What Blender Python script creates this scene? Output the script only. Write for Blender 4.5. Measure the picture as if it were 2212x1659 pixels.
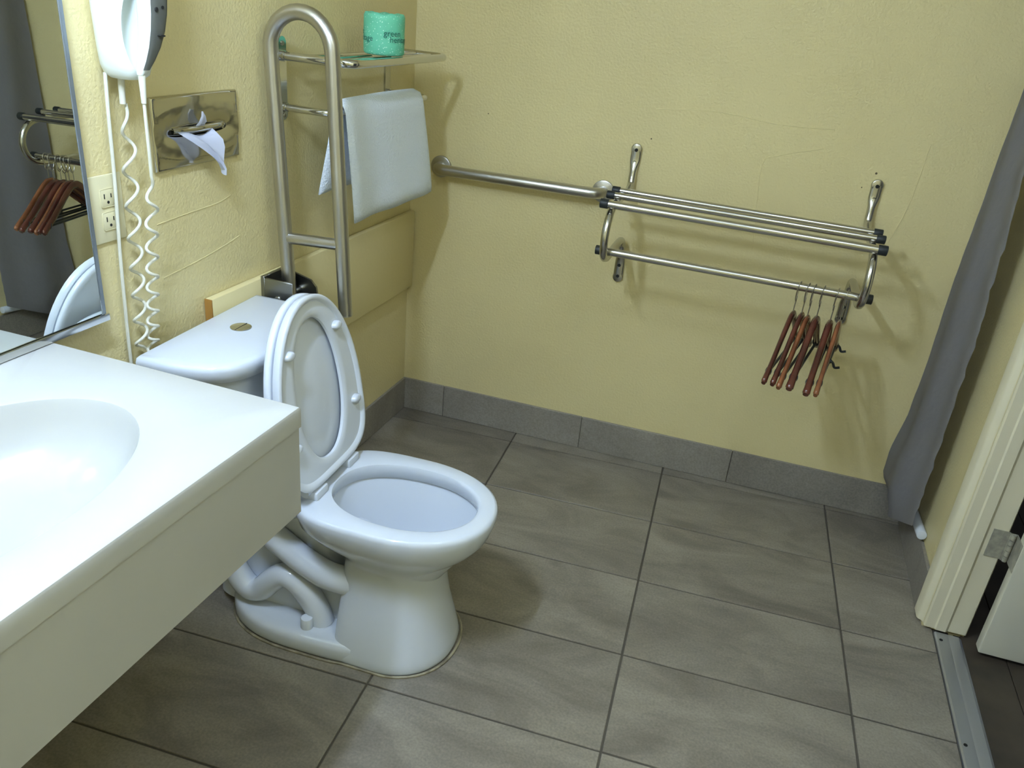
import bpy, bmesh, math, random
from mathutils import Vector, Matrix
random.seed(7)
sc = bpy.context.scene
for o in list(bpy.data.objects): bpy.data.objects.remove(o)
COL = sc.collection
PI = math.pi

# ------------------------------------------------------------------ camera
cam_d = bpy.data.cameras.new('camera'); cam = bpy.data.objects.new('camera', cam_d); COL.objects.link(cam)
R_ = Vector((.93795, .33562, .08803)); U_ = Vector((-.2203, .3765, .8998)); F_ = Vector((-.2696, .8633, -.4269))
M = Matrix.Identity(4)
R_.normalize(); F_ = (F_ - R_*F_.dot(R_)).normalized(); U_ = R_.cross(F_)
for i in range(3):
    M[i][0] = R_[i]; M[i][1] = U_[i]; M[i][2] = -F_[i]
M[0][3], M[1][3], M[2][3] = 1.333, -2.7761, 1.5882
cam.matrix_world = M
cam_d.sensor_width = 36; cam_d.sensor_fit = 'HORIZONTAL'; cam_d.lens = 1762.8/2212*36
cam_d.clip_start = .02
sc.camera = cam

# ------------------------------------------------------------------ light
w = bpy.data.worlds.new('world'); sc.world = w; w.use_nodes = True
w.node_tree.nodes['Background'].inputs[0].default_value = (.8, .9, .95, 1)
w.node_tree.nodes['Background'].inputs[1].default_value = .05
def area(name, loc, rot, sx, sy, power, color):
    d = bpy.data.lights.new(name, 'AREA'); d.shape = 'RECTANGLE'; d.size = sx; d.size_y = sy
    d.energy = power; d.color = color
    o = bpy.data.objects.new(name, d); COL.objects.link(o); o.location = loc; o.rotation_euler = rot
    return o
LAMP_COL = (.57, .725, 1.0)
LAMP_P0, LAMP_P1, LAMP_R, LAMP_E = (.50, -2.35, 2.10), (.50, -1.95, 2.10), .022, 445
def fluorescent_tube():
    m = bpy.data.materials.new('fluorescent_glow'); m.use_nodes = True
    N = m.node_tree.nodes; N.clear(); e = N.new('ShaderNodeEmission'); o = N.new('ShaderNodeOutputMaterial')
    e.inputs[0].default_value = (*LAMP_COL, 1); e.inputs[1].default_value = LAMP_E
    m.node_tree.links.new(e.outputs[0], o.inputs[0])
    bm = bmesh.new()
    bmesh.ops.create_cone(bm, cap_ends=True, segments=16, radius1=LAMP_R, radius2=LAMP_R, depth=LAMP_P1[1]-LAMP_P0[1])
    bmesh.ops.rotate(bm, verts=bm.verts, matrix=Matrix.Rotation(PI/2, 3, 'X'))
    me = bpy.data.meshes.new('ceiling_tube_lamp'); bm.to_mesh(me); bm.free(); me.materials.append(m)
    o = bpy.data.objects.new('ceiling_tube_lamp', me); COL.objects.link(o)
    o.location = (LAMP_P0[0], (LAMP_P0[1]+LAMP_P1[1])/2, LAMP_P0[2])
    o['label'] = 'long fluorescent tube lamp high above the vanity counter'; o['category'] = 'lamp'
fluorescent_tube()
area('ceiling_lamp', (1.60, -1.95, 2.43), (0, 0, 0), .28, .28, 8, (.66, .80, 1.0))
sc.view_settings.view_transform = 'Standard'; sc.view_settings.look = 'None'
sc.view_settings.gamma = 1; sc.view_settings.use_curve_mapping = False
sc.view_settings.exposure = 0.14

# ------------------------------------------------------------------ materials
def srgb(r, g, b):
    f = lambda c: (c/12.92 if c <= .04045 else ((c+.055)/1.055)**2.4)
    return (f(r/255), f(g/255), f(b/255), 1)
def mat(name, col, rough=.5, metal=0, bump=None, spec=.5, vary=None, coat=0, aniso=None):
    """vary=(second colour, scale, detail, lo, hi); bump=(scale, strength, distance)"""
    m = bpy.data.materials.new(name); m.use_nodes = True
    nt = m.node_tree; N = nt.nodes; L = nt.links; b = N['Principled BSDF']
    b.inputs['Base Color'].default_value = col; b.inputs['Roughness'].default_value = rough
    b.inputs['Metallic'].default_value = metal; b.inputs['Specular IOR Level'].default_value = spec
    b.inputs['Coat Weight'].default_value = coat
    if vary or bump:
        tc = N.new('ShaderNodeTexCoord')
    if vary:
        n = N.new('ShaderNodeTexNoise'); n.inputs['Scale'].default_value = vary[1]; n.inputs['Detail'].default_value = vary[2]
        L.new(tc.outputs['Object'], n.inputs['Vector'])
        r = N.new('ShaderNodeValToRGB'); r.color_ramp.elements[0].position = vary[3]; r.color_ramp.elements[1].position = vary[4]
        r.color_ramp.elements[0].color = vary[0]; r.color_ramp.elements[1].color = col
        L.new(n.outputs['Fac'], r.inputs['Fac']); L.new(r.outputs['Color'], b.inputs['Base Color'])
    if bump:
        n = N.new('ShaderNodeTexNoise'); n.inputs['Scale'].default_value = bump[0]; n.inputs['Detail'].default_value = 3
        L.new(tc.outputs['Object'], n.inputs['Vector'])
        u = N.new('ShaderNodeBump'); u.inputs['Strength'].default_value = bump[1]; u.inputs['Distance'].default_value = bump[2]
        L.new(n.outputs['Fac'], u.inputs['Height']); L.new(u.outputs['Normal'], b.inputs['Normal'])
    return m
MT = {}
MT['wall'] = mat('painted_plaster', (.71,.615,.325,1), .42, bump=(130, .45, .0045), vary=((.67,.575,.30,1), 2.2, 4, .35, .65))
MT['ceiling'] = mat('ceiling_paint', srgb(225, 222, 205), .8)
MT['trimpaint'] = mat('cream_paint', (.72,.66,.47,1), .35, bump=(30, .1, .002))
MT['doorpaint'] = mat('door_paint', (.70,.67,.53,1), .4)
MT['board'] = mat('painted_board', (.71,.615,.325,1), .42, bump=(60, .2, .003))
MT['rawwood'] = mat('raw_wood', srgb(165, 120, 55), .7, bump=(40, .4, .004))
MT['grout'] = mat('grout', srgb(78, 72, 62), .85)
MT['porcelain'] = mat('porcelain', (.60, .64, .70, 1), .07, spec=.55)
MT['plastic'] = mat('white_plastic', (.64, .68, .74, 1), .22)
MT['counter'] = mat('cultured_marble', (.44, .44, .415, 1), .25, vary=((.42, .42, .395, 1), 6, 3, .3, .7))
MT['chrome'] = mat('polished_chrome', (.62, .62, .6, 1), .12, 1)
MT['brushed'] = mat('brushed_steel', (.50, .49, .46, 1), .33, 1, bump=(400, .05, .0005))
MT['darksteel'] = mat('dark_steel', (.26, .26, .25, 1), .3, 1)
MT['rackmetal'] = mat('satin_chrome', (.54, .53, .50, 1), .22, 1)
MT['platemetal'] = mat('mirror_steel', (.55, .53, .46, 1), .10, 1, bump=(6, .30, .012))
MT['mirror'] = mat('mirror_silver', (.80, .84, .82, 1), .005, 1)
MT['mirroredge'] = mat('mirror_edge', (.26, .30, .34, 1), .25, .6)
MT['black'] = mat('black_rubber', srgb(28, 34, 36), .5)
MT['hole'] = mat('wall_hole', srgb(96, 84, 58), .8)
MT['dark'] = mat('dark_hole', srgb(22, 22, 20), .8)
MT['curtain'] = mat('curtain_vinyl', srgb(160, 158, 161), .45, bump=(30, .35, .005))
MT['towel'] = mat('terry_cloth', (.80, .87, .97, 1), .95, bump=(190, .8, .005), spec=.1)
MT['tissue'] = mat('tissue_paper', srgb(235, 238, 250), .9, spec=.1)
MT['dryer'] = mat('dryer_plastic', srgb(226, 232, 226), .3)
MT['dryergrey'] = mat('dryer_grey', srgb(126, 128, 122), .45)
MT['cord'] = mat('cord_vinyl', srgb(214, 212, 196), .4)
MT['outlet'] = mat('outlet_plastic', srgb(214, 206, 168), .35)
MT['hanger'] = mat('cherry_wood', srgb(98, 50, 38), .22, vary=(srgb(70, 34, 28), 14, 3, .35, .65), coat=.3)
MT['hangerlight'] = mat('light_cherry_wood', srgb(146, 92, 58), .25, vary=(srgb(112, 64, 40), 14, 3, .35, .65), coat=.3)
MT['wire'] = mat('wire_steel', (.45, .42, .36, 1), .35, 1)
MT['hingepaint'] = mat('worn_hinge_paint', srgb(176, 172, 152), .4, .25, vary=(srgb(150, 146, 132), 60, 3, .35, .65))
MT['alu'] = mat('aluminium', (.50, .52, .56, 1), .42, .9, bump=(60, .1, .001))
MT['caulk'] = mat('sealant', srgb(150, 142, 118), .6, vary=(srgb(112, 104, 84), 30, 3, .35, .6))
MT['hallfloor'] = mat('dark_wood', srgb(74, 64, 52), .45, vary=(srgb(52, 45, 37), 9, 5, .3, .7))
MT['print'] = mat('green_ink', srgb(30, 96, 84), .8)

def wall_tile_mat(name, c1, c2, rough):
    m = bpy.data.materials.new(name); m.use_nodes = True
    nt = m.node_tree; N = nt.nodes; L = nt.links; b = N['Principled BSDF']
    tc = N.new('ShaderNodeTexCoord'); oi = N.new('ShaderNodeObjectInfo')
    ml = N.new('ShaderNodeMath'); ml.operation = 'MULTIPLY'; ml.inputs[1].default_value = 37.0
    L.new(oi.outputs['Random'], ml.inputs[0])
    ad = N.new('ShaderNodeVectorMath'); ad.operation = 'ADD'
    L.new(tc.outputs['Object'], ad.inputs[0]); L.new(ml.outputs[0], ad.inputs[1])
    n1 = N.new('ShaderNodeTexNoise'); n1.inputs['Scale'].default_value = 3.2; n1.inputs['Detail'].default_value = 6; n1.inputs['Roughness'].default_value = .62
    n1.inputs['Distortion'].default_value = .8
    mp = N.new('ShaderNodeMapping'); mp.inputs['Scale'].default_value = (.9, 2.0, 1); L.new(ad.outputs[0], mp.inputs['Vector'])
    L.new(mp.outputs[0], n1.inputs['Vector'])
    r = N.new('ShaderNodeValToRGB'); r.color_ramp.elements[0].position = .33; r.color_ramp.elements[1].position = .68
    r.color_ramp.elements[0].color = c1; r.color_ramp.elements[1].color = c2
    L.new(n1.outputs['Fac'], r.inputs['Fac'])
    n2 = N.new('ShaderNodeTexNoise'); n2.inputs['Scale'].default_value = 160; n2.inputs['Detail'].default_value = 2
    L.new(tc.outputs['Object'], n2.inputs['Vector'])
    mx = N.new('ShaderNodeMix'); mx.data_type = 'RGBA'; mx.blend_type = 'OVERLAY'; mx.inputs[0].default_value = .35
    L.new(r.outputs['Color'], mx.inputs[6]); L.new(n2.outputs['Fac'], mx.inputs[7])
    # per tile tint
    hs = N.new('ShaderNodeHueSaturation'); mr = N.new('ShaderNodeMapRange')
    mr.inputs['To Min'].default_value = .93; mr.inputs['To Max'].default_value = 1.06
    L.new(oi.outputs['Random'], mr.inputs['Value']); L.new(mr.outputs[0], hs.inputs['Value'])
    L.new(mx.outputs[2], hs.inputs['Color'])
    # thin scuffs
    mp2 = N.new('ShaderNodeMapping'); mp2.inputs['Scale'].default_value = (2.2, 30, 1); mp2.inputs['Rotation'].default_value = (0, 0, .7)
    L.new(ad.outputs[0], mp2.inputs['Vector'])
    n3 = N.new('ShaderNodeTexNoise'); n3.inputs['Scale'].default_value = 4; n3.inputs['Detail'].default_value = 4
    L.new(mp2.outputs[0], n3.inputs['Vector'])
    r3 = N.new('ShaderNodeValToRGB'); r3.color_ramp.elements[0].position = .68; r3.color_ramp.elements[1].position = .8
    r3.color_ramp.elements[1].color = (.22, .22, .22, 1)
    L.new(n3.outputs['Fac'], r3.inputs['Fac'])
    mx3 = N.new('ShaderNodeMix'); mx3.data_type = 'RGBA'; mx3.inputs[7].default_value = srgb(176, 168, 150)
    L.new(r3.outputs['Color'], mx3.inputs[0]); L.new(hs.outputs['Color'], mx3.inputs[6])
    L.new(mx3.outputs[2], b.inputs['Base Color'])
    b.inputs['Roughness'].default_value = rough
    bp = N.new('ShaderNodeBump'); bp.inputs['Strength'].default_value = .08; bp.inputs['Distance'].default_value = .002
    L.new(n1.outputs['Fac'], bp.inputs['Height']); L.new(bp.outputs[0], b.inputs['Normal'])
    return m
MT['tile'] = wall_tile_mat('floor_tile_glaze', srgb(108, 101, 90), srgb(143, 135, 121), .36)
MT['basetile'] = wall_tile_mat('baseboard_tile_glaze', srgb(128, 122, 113), srgb(146, 140, 130), .4)

def wrapper_mat():
    m = bpy.data.materials.new('roll_wrapper'); m.use_nodes = True
    N = m.node_tree.nodes; L = m.node_tree.links; b = N['Principled BSDF']
    tc = N.new('ShaderNodeTexCoord'); v = N.new('ShaderNodeTexVoronoi'); v.inputs['Scale'].default_value = 150
    L.new(tc.outputs['Object'], v.inputs['Vector'])
    r = N.new('ShaderNodeValToRGB'); r.color_ramp.elements[0].position = .16; r.color_ramp.elements[1].position = .24
    r.color_ramp.elements[0].color = srgb(200, 240, 222); r.color_ramp.elements[1].color = srgb(104, 196, 162)
    L.new(v.outputs['Distance'], r.inputs['Fac']); L.new(r.outputs[0], b.inputs['Base Color'])
    b.inputs['Roughness'].default_value = .6
    n = N.new('ShaderNodeTexNoise'); n.inputs['Scale'].default_value = 30; L.new(tc.outputs['Object'], n.inputs['Vector'])
    u = N.new('ShaderNodeBump'); u.inputs['Strength'].default_value = .3; u.inputs['Distance'].default_value = .004
    L.new(n.outputs[0], u.inputs['Height']); L.new(u.outputs[0], b.inputs['Normal'])
    return m
MT['wrapper'] = wrapper_mat()

# ------------------------------------------------------------------ helpers
TW = .032; TH = .071
FB = Matrix.Rotation(TW, 4, 'Z')          # frame of the back wall: its plane is local y = 0
FA = Matrix.Identity(4)
class Frame: pass
ORG = {}
def thing(name, label, cat, org, frame=FA, group=None, rz=0):
    o = bpy.data.objects.new(name, None); COL.objects.link(o); o.empty_display_size = .05
    o.matrix_world = frame @ Matrix.Translation(Vector(org)) @ Matrix.Rotation(rz, 4, 'Z')
    o['label'] = label; o['category'] = cat
    if group: o['group'] = group
    ORG[o.name] = Vector(org)
    return o
def finish(bm, name, m, parent=None, frame=FA, org=None, angle=38, smooth=True, label=None, cat=None, kind=None, group=None, local=False):
    """bm is in frame coordinates; it is moved so that the object's origin is org (or the parent's origin)"""
    if parent is not None:
        off = Vector((0, 0, 0)) if local else ORG[parent.name]
    else:
        off = Vector(org) if org is not None else Vector((0, 0, 0))
    bmesh.ops.translate(bm, vec=-off, verts=bm.verts)
    bmesh.ops.recalc_face_normals(bm, faces=bm.faces)
    me = bpy.data.meshes.new(name); bm.to_mesh(me); bm.free()
    me.materials.append(MT[m] if isinstance(m, str) else m)
    if smooth:
        for p in me.polygons: p.use_smooth = True
        me.set_sharp_from_angle(angle=math.radians(angle))
    o = bpy.data.objects.new(name, me); COL.objects.link(o)
    if parent is not None:
        o.parent = parent
        ORG[o.name] = Vector((0, 0, 0)) if local else ORG[parent.name]
    else:
        o.matrix_world = frame @ Matrix.Translation(off)
        ORG[o.name] = off
    if label: o['label'] = label
    if cat: o['category'] = cat
    if kind: o['kind'] = kind
    if group: o['group'] = group
    return o
def box(bm, a, b, bev=0, seg=2):
    x0, y0, z0 = a; x1, y1, z1 = b
    vs = [bm.verts.new(c) for c in ((x0,y0,z0),(x1,y0,z0),(x1,y1,z0),(x0,y1,z0),(x0,y0,z1),(x1,y0,z1),(x1,y1,z1),(x0,y1,z1))]
    fs = [bm.faces.new([vs[i] for i in f]) for f in ((0,3,2,1),(4,5,6,7),(0,1,5,4),(1,2,6,5),(2,3,7,6),(3,0,4,7))]
    if bev:
        es = list({e for f in fs for e in f.edges})
        bmesh.ops.bevel(bm, geom=es, offset=bev, segments=seg, affect='EDGES', profile=.5)
    return vs
def B(a, b, bev=0, seg=2):
    bm = bmesh.new(); box(bm, a, b, bev, seg); return bm
def spline(pts, n=8, closed=False):
    P = [Vector(p) for p in pts]; out = []
    m = len(P); last = m if closed else m-1
    for i in range(last):
        p1 = P[i]; p2 = P[(i+1) % m]
        p0 = P[i-1] if (i > 0 or closed) else p1*2-p2
        p3 = P[(i+2) % m] if (i+2 < m or closed) else p2*2-p1
        for k in range(n):
            t = k/n
            out.append(.5*((2*p1)+(p2-p0)*t+(2*p0-5*p1+4*p2-p3)*t*t+(3*p1-p0-3*p2+p3)*t**3))
    if not closed: out.append(P[-1])
    return out
def tube(bm, pts, r, seg=12, closed=False, up=None, sx=None, sy=None, caps=True):
    """r: number or list.  sx/sy: per-point scale along side / up axes (up fixes the frame)"""
    P = [Vector(p) for p in pts]; n = len(P)
    rr = r if isinstance(r, (list, tuple)) else [r]*n
    T = []
    for i in range(n):
        if closed: t = P[(i+1) % n]-P[i-1]
        else: t = P[min(i+1, n-1)]-P[max(i-1, 0)]
        T.append(t.normalized())
    if up is not None: nv = Vector(up)
    else:
        nv = Vector((0, 0, 1))
        if abs(T[0].dot(nv)) > .9: nv = Vector((1, 0, 0))
    rings = []
    for i in range(n):
        base = Vector(up) if up is not None else nv
        nv = (base - T[i]*base.dot(T[i]))
        if nv.length < 1e-5: nv = Vector((1, .3, 0)) - T[i]*T[i].dot(Vector((1, .3, 0)))
        nv.normalize(); bv = T[i].cross(nv)
        ax = sx[i] if sx else 1; ay = sy[i] if sy else 1
        rings.append([bm.verts.new(P[i]+(nv*math.cos(a)*ax+bv*math.sin(a)*ay)*rr[i]) for a in [2*PI*k/seg for k in range(seg)]])
    for i in range(n if closed else n-1):
        A = rings[i]; C = rings[(i+1) % n]
        for k in range(seg):
            bm.faces.new((A[k], A[(k+1) % seg], C[(k+1) % seg], C[k]))
    if caps and not closed:
        bm.faces.new(rings[0][::-1]); bm.faces.new(rings[-1])
    return rings
def loft(bm, rings, cap0=True, cap1=True):
    V = [[bm.verts.new(p) for p in r] for r in rings]; n = len(V[0])
    for i in range(len(V)-1):
        for k in range(n):
            bm.faces.new((V[i][k], V[i][(k+1) % n], V[i+1][(k+1) % n], V[i+1][k]))
    if cap0: bm.faces.new(V[0][::-1])
    if cap1: bm.faces.new(V[-1])
    return V
def cyl(bm, c, axis, r, h, seg=20, bev=0):
    c = Vector(c); a = Vector(axis).normalized()
    pts = [c, c+a*h]
    if bev: 
        P = [c, c, c+a*bev*.3, c+a*bev, c+a*(h-bev), c+a*(h-bev*.3), c+a*h]; P = P[1:]
        rr = [r-bev, r-bev*.3, r, r, r-bev*.3, r-bev]
        q = Vector((0,0,1)) if abs(a.z) < .9 else Vector((1,0,0))
        u = (q-a*q.dot(a)).normalized(); v = a.cross(u)
        loft(bm, [[p+(u*math.cos(2*PI*k/seg)+v*math.sin(2*PI*k/seg))*x for k in range(seg)] for p, x in zip(P, rr)])
    else: tube(bm, pts, r, seg)
def sgnpow(c, e): return math.copysign(abs(c)**e, c)
def egg(xc, af, ab, hw, z, nf=2.1, nb=3., n=64, yc=0):
    out = []
    for k in range(n):
        t = 2*PI*k/n; c, s = math.cos(t), math.sin(t)
        e = 2/(nf if c > 0 else nb)
        out.append((xc+(af if c > 0 else ab)*sgnpow(c, e), yc+hw*sgnpow(s, e), z))
    return out
def hole_screw(bm, c, axis, r):
    cyl(bm, c, axis, r, .0025, 12)

# ------------------------------------------------------------------ room shell
H = 2.45
XC = 1.968                                      # right wall plane in the back-wall frame
def structure(bm, name, m, frame=FA, parent=None, **k):
    o = finish(bm, name, m, parent, frame, (0, 0, 0) if parent is None else None, **k)
    if parent is None: o['kind'] = 'structure'
    return o
wall_left = structure(B((-.1, -3.4, -.02), (0, .12, H)), 'wall_left', 'wall', smooth=False)
wall_back = structure(B((-.12, 0, -.02), (XC+.12, .1, H)), 'wall_back', 'wall', FB, smooth=False)
bm = bmesh.new()
box(bm, (XC, -.585, -.02), (XC+.118, .1, H)); box(bm, (XC, -3.4, -.02), (XC+.118, -1.48, H)); box(bm, (XC, -1.48, 2.06), (XC+.118, -.585, H))
wall_right = structure(bm, 'wall_right', 'wall', FB, smooth=False)
wall_front = structure(B((-.1, -3.5, -.02), (2.4, -3.4, H)), 'wall_front', 'wall', smooth=False)
ceiling = structure(B((-.15, -3.5, H), (2.4, .3, H+.05)), 'ceiling', 'ceiling', smooth=False)
floor = structure(B((-.1, -3.45, -.06), (2.06, .15, -.0035)), 'floor', 'grout', smooth=False)
ORG[floor.name] = Vector((0, 0, 0))

# floor tiles, clipped to the room
def clip(poly, n, d):
    out = []
    for i in range(len(poly)):
        a, b = poly[i], poly[(i+1) % len(poly)]
        da = n[0]*a[0]+n[1]*a[1]-d; db = n[0]*b[0]+n[1]*b[1]-d
        if da <= 0: out.append(a)
        if (da < 0 < db) or (db < 0 < da):
            t = da/(da-db); out.append((a[0]+(b[0]-a[0])*t, a[1]+(b[1]-a[1])*t))
    return out
cB, sB = math.cos(TW), math.sin(TW)
tW, tD, ox, oy, g = .6, .3366, .502, -.1018, .0028
ct, st = math.cos(TH), math.sin(TH)
for i in range(-1, 4):
    for j in range(-1, 11):
        x0, x1 = ox+(i-1)*tW+g, ox+i*tW-g
        y1, y0 = oy-(j-1)*tD-g, oy-j*tD+g
        poly = [(x0,y0),(x1,y0),(x1,y1),(x0,y1)]
        poly = [(x*ct-y*st, x*st+y*ct) for x, y in poly]
        poly = clip(poly, (-1, 0), -.004)
        poly = clip(poly, (-sB, cB), -.004) if poly else poly
        poly = clip(poly, (cB, sB), XC+.0275) if poly else poly
        poly = clip(poly, (0, -1), 3.38) if poly else poly
        if len(poly) < 3: continue
        area_ = abs(sum(poly[k][0]*poly[(k+1)%len(poly)][1]-poly[(k+1)%len(poly)][0]*poly[k][1] for k in range(len(poly))))/2
        if area_ < .003: continue
        cx_ = sum(p[0] for p in poly)/len(poly); cy_ = sum(p[1] for p in poly)/len(poly)
        def ins(d):
            return [(p[0]+(cx_-p[0])*d/max(.05, math.hypot(p[0]-cx_, p[1]-cy_)), p[1]+(cy_-p[1])*d/max(.05, math.hypot(p[0]-cx_, p[1]-cy_))) for p in poly]
        bm = bmesh.new(); dz = random.uniform(-.0004, .0004)
        loft(bm, [[(p[0], p[1], -.012) for p in poly], [(p[0], p[1], -.0014+dz) for p in poly], [(p[0], p[1], dz) for p in ins(.002)]], cap0=False)
        finish(bm, 'floor_tile', 'tile', floor, smooth=False)

# baseboard tiles
bh, bt = .1367, .01
def base_run(name, axis_pts, frame, mk):
    root = structure(mk(axis_pts[0], axis_pts[-1], .0, bh-.003, bt-.004), name, 'grout', frame, smooth=False)
    for a, b in zip(axis_pts[:-1], axis_pts[1:]):
        finish(mk(a+.0012, b-.0012, .001, bh, bt), 'baseboard_tile', 'basetile', root, smooth=False)
    return root
base_run('baseboard_back', [0, .1815, .7618, 1.342, XC], FB, lambda a, b, z0, z1, t: B((a, -t, z0), (b, .0, z1), .0012, 1))
base_run('baseboard_left', [-3.38, -2.8, -2.2, -1.6, -1.0, -.4, -.004], FA, lambda a, b, z0, z1, t: B((.0, a, z0), (t, b, z1), .0012, 1))
base_run('baseboard_right', [-.522, -.01], FB, lambda a, b, z0, z1, t: B((XC-t, a, z0), (XC, b, z1), .0012, 1))

# door casing, jamb and door in the right wall
def vprofile(bm, prof, z0, z1):
    loft(bm, [[(x, y, z0) for x, y in prof], [(x, y, z1) for x, y in prof]])
bm = bmesh.new()
prof = [(XC, -.52), (XC-.012, -.52), (XC-.016, -.524), (XC-.016, -.566), (XC-.012, -.573), (XC-.004, -.577), (XC+.001, -.586), (XC, -.55)]
vprofile(bm, prof, .012, 2.09)
trim1 = structure(bm, 'trim_1', 'trimpaint', FB)
bm = bmesh.new()
jp = [(XC+.002, -.583), (XC+.002, -.594), (XC+.005, -.598), (XC+.030, -.599), (XC+.034, -.603), (XC+.060, -.604), (XC+.064, -.600), (XC+.068, -.596), (XC+.116, -.596), (XC+.119, -.593), (XC+.119, -.583)]
vprofile(bm, jp, .010, 2.05)
structure(bm, 'trim_2', 'trimpaint', FB)
door = structure(B((XC+.138, -.662, .012), (XC+.99, -.624, 2.03), .004, 2), 'door_1', 'doorpaint', FB)
ORG[door.name] = Vector((0, 0, 0))
for zz in (.338, 1.05, 1.80):
    bm = bmesh.new()
    box(bm, (XC+.078, -.5985, zz-.045), (XC+.121, -.5965, zz+.045))
    box(bm, (XC+.1365, -.658, zz-.045), (XC+.1385, -.626, zz+.045))
    for q in range(5):
        z_ = zz-.045+q*.018
        cyl(bm, (XC+.128, -.606, z_+.001), (0, 0, 1), .0065, .016, 10)
    box(bm, (XC+.119, -.603, zz-.045), (XC+.1385, -.601, zz+.045)); box(bm, (XC+.1365, -.63, zz-.045), (XC+.1385, -.601, zz+.045))
    finish(bm, 'hinge', 'hingepaint', door)
# threshold strip and hall floor
bm = bmesh.new()
loft(bm, [[(XC+.030, y, -.003), (XC+.031, y, .003), (XC+.036, y, .0055), (XC+.060, y, .006), (XC+.068, y, .0045), (XC+.074, y, .006), (XC+.098, y, .005), (XC+.106, y, .001), (XC+.106, y, -.003)] for y in (-1.478, -.606)])
th = finish(bm, 'threshold_strip', 'alu', None, FB, (XC+.068, -1.04, 0), angle=20, label='silver aluminium threshold strip across the doorway floor', cat='threshold')
for yy in (-.64, -1.04, -1.44):
    bm = bmesh.new(); cyl(bm, (XC+.045, yy, .0052), (0, 0, 1), .005, .0015, 10); finish(bm, 'screw', 'dark', th)
hall = structure(B((XC+.09, -3.4, -.06), (XC+1.6, .6, -.006)), 'floor_hall', 'dark', FB, smooth=False); hall.name = 'floor.001'
ORG[hall.name] = Vector((0, 0, 0))
for k in range(12):
    x0 = XC+.107+k*.115
    bm = B((x0, -3.38, -.02), (x0+.113, .55, -.002), .0012, 1)
    finish(bm, 'floor_plank', 'hallfloor', hall, smooth=False)

# ------------------------------------------------------------------ counter with basin
CX, CY, CZ = .5904, -1.6508, .8921
vanity = thing('vanity_counter', 'white wall-hung vanity counter with built-in oval basin under the mirror', 'counter', (0, -2.3, .66))
bm = bmesh.new()
n = 96; sxc, syc, sa, sb = .30, -2.10, .197, .305
x0, x1, y0, y1 = .002, CX, -3.0, CY
angs = sorted([2*PI*k/n for k in range(n)] + [math.atan2(b-syc, a-sxc) % (2*PI) for a in (x0, x1) for b in (y0, y1)])
def rectpt(a, ins=0):
    c, s = math.cos(a), math.sin(a); t = 1e9
    if c > 1e-9: t = min(t, (x1-ins-sxc)/c)
    if c < -1e-9: t = min(t, (x0-sxc)/c)
    if s > 1e-9: t = min(t, (y1-ins-syc)/s)
    if s < -1e-9: t = min(t, (y0-syc)/s)
    return sxc+c*t, syc+s*t
def ell(a, k, z): return (sxc+sa*k*math.cos(a)*1.0, syc+sb*k*math.sin(a), z)
def ellmatch(a):  # ellipse parameter for a ray direction
    return math.atan2(math.sin(a)/sb, math.cos(a)/sa)
rings = []
SL = .042
rings.append([(*rectpt(a), CZ-SL) for a in angs]); rings.append([(*rectpt(a), CZ-.006) for a in angs])
rings.append([(*rectpt(a, .0018), CZ-.0018) for a in angs]); rings.append([(*rectpt(a, .006), CZ) for a in angs])
for k, z in ((1.03, CZ), (1.0, CZ-.003), (.985, CZ-.010), (.95, CZ-.035), (.88, CZ-.070), (.75, CZ-.098), (.55, CZ-.118), (.3, CZ-.128), (.09, CZ-.132)):
    rings.append([ell(ellmatch(a), k, z) for a in angs])
loft(bm, rings, cap0=False, cap1=True)
# underside of the bowl
R2 = [[(*rectpt(a), CZ-SL) for a in angs], [ell(ellmatch(a), 1.05, CZ-SL) for a in angs], [ell(ellmatch(a), .9, CZ-.10) for a in angs], [ell(ellmatch(a), .5, CZ-.14) for a in angs], [ell(ellmatch(a), .1, CZ-.145) for a in angs]]
loft(bm, R2, cap0=False)
bmesh.ops.remove_doubles(bm, verts=bm.verts, dist=1e-5)
finish(bm, 'countertop', 'counter', vanity)
finish(B((CX-.022, -3.0, .664), (CX-.0035, CY-.001, CZ-SL-.0005), .0015, 1), 'apron', 'counter', vanity)
finish(B((.004, CY-.022, .664), (CX-.024, CY-.0015, CZ-SL), .0015, 1), 'end_panel', 'counter', vanity)
bm = bmesh.new(); cyl(bm, (sxc, syc, CZ-.1315), (0, 0, 1), .022, .003, 20, .001); finish(bm, 'drain', 'chrome', vanity)

# ------------------------------------------------------------------ mirror
mirror = thing('wall_mirror', 'large frameless wall mirror above the vanity counter', 'mirror', (0, -2.25, .9))
mirror.rotation_euler = (0, -.0115, -.0075); mirror.location.x += .005
finish(B((.010, -3.05, .9065), (.016, -1.524, 2.02)), 'mirror_glass', 'mirror', mirror, smooth=False)
finish(B((.003, -3.05, .9065), (.0099, -1.516, 2.02)), 'backing', 'mirroredge', mirror, smooth=False)
finish(B((.0101, -1.5238, .9065), (.0175, -1.513, 2.02), .001, 1), 'side_trim', 'mirroredge', mirror)
bm = bmesh.new()
loft(bm, [[(.002, y, .894), (.022, y, .894), (.0225, y, .898), (.022, y, .908), (.019, y, .909), (.018, y, .906), (.002, y, .906)] for y in (-3.05, -1.51)])
finish(bm, 'bottom_channel', 'chrome', mirror, angle=20)

# ------------------------------------------------------------------ toilet
TZ = .44
toilet = thing('toilet', 'white two-piece toilet with raised seat and lid against yellow wall', 'toilet', (0, -1.235, 0), rz=.05)
def T(bm, name, m, par=toilet, **k): return finish(bm, name, m, par, local=True, **k)
ORG[toilet.name] = Vector((0, 0, 0))
bm = bmesh.new()
rg = []
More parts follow.
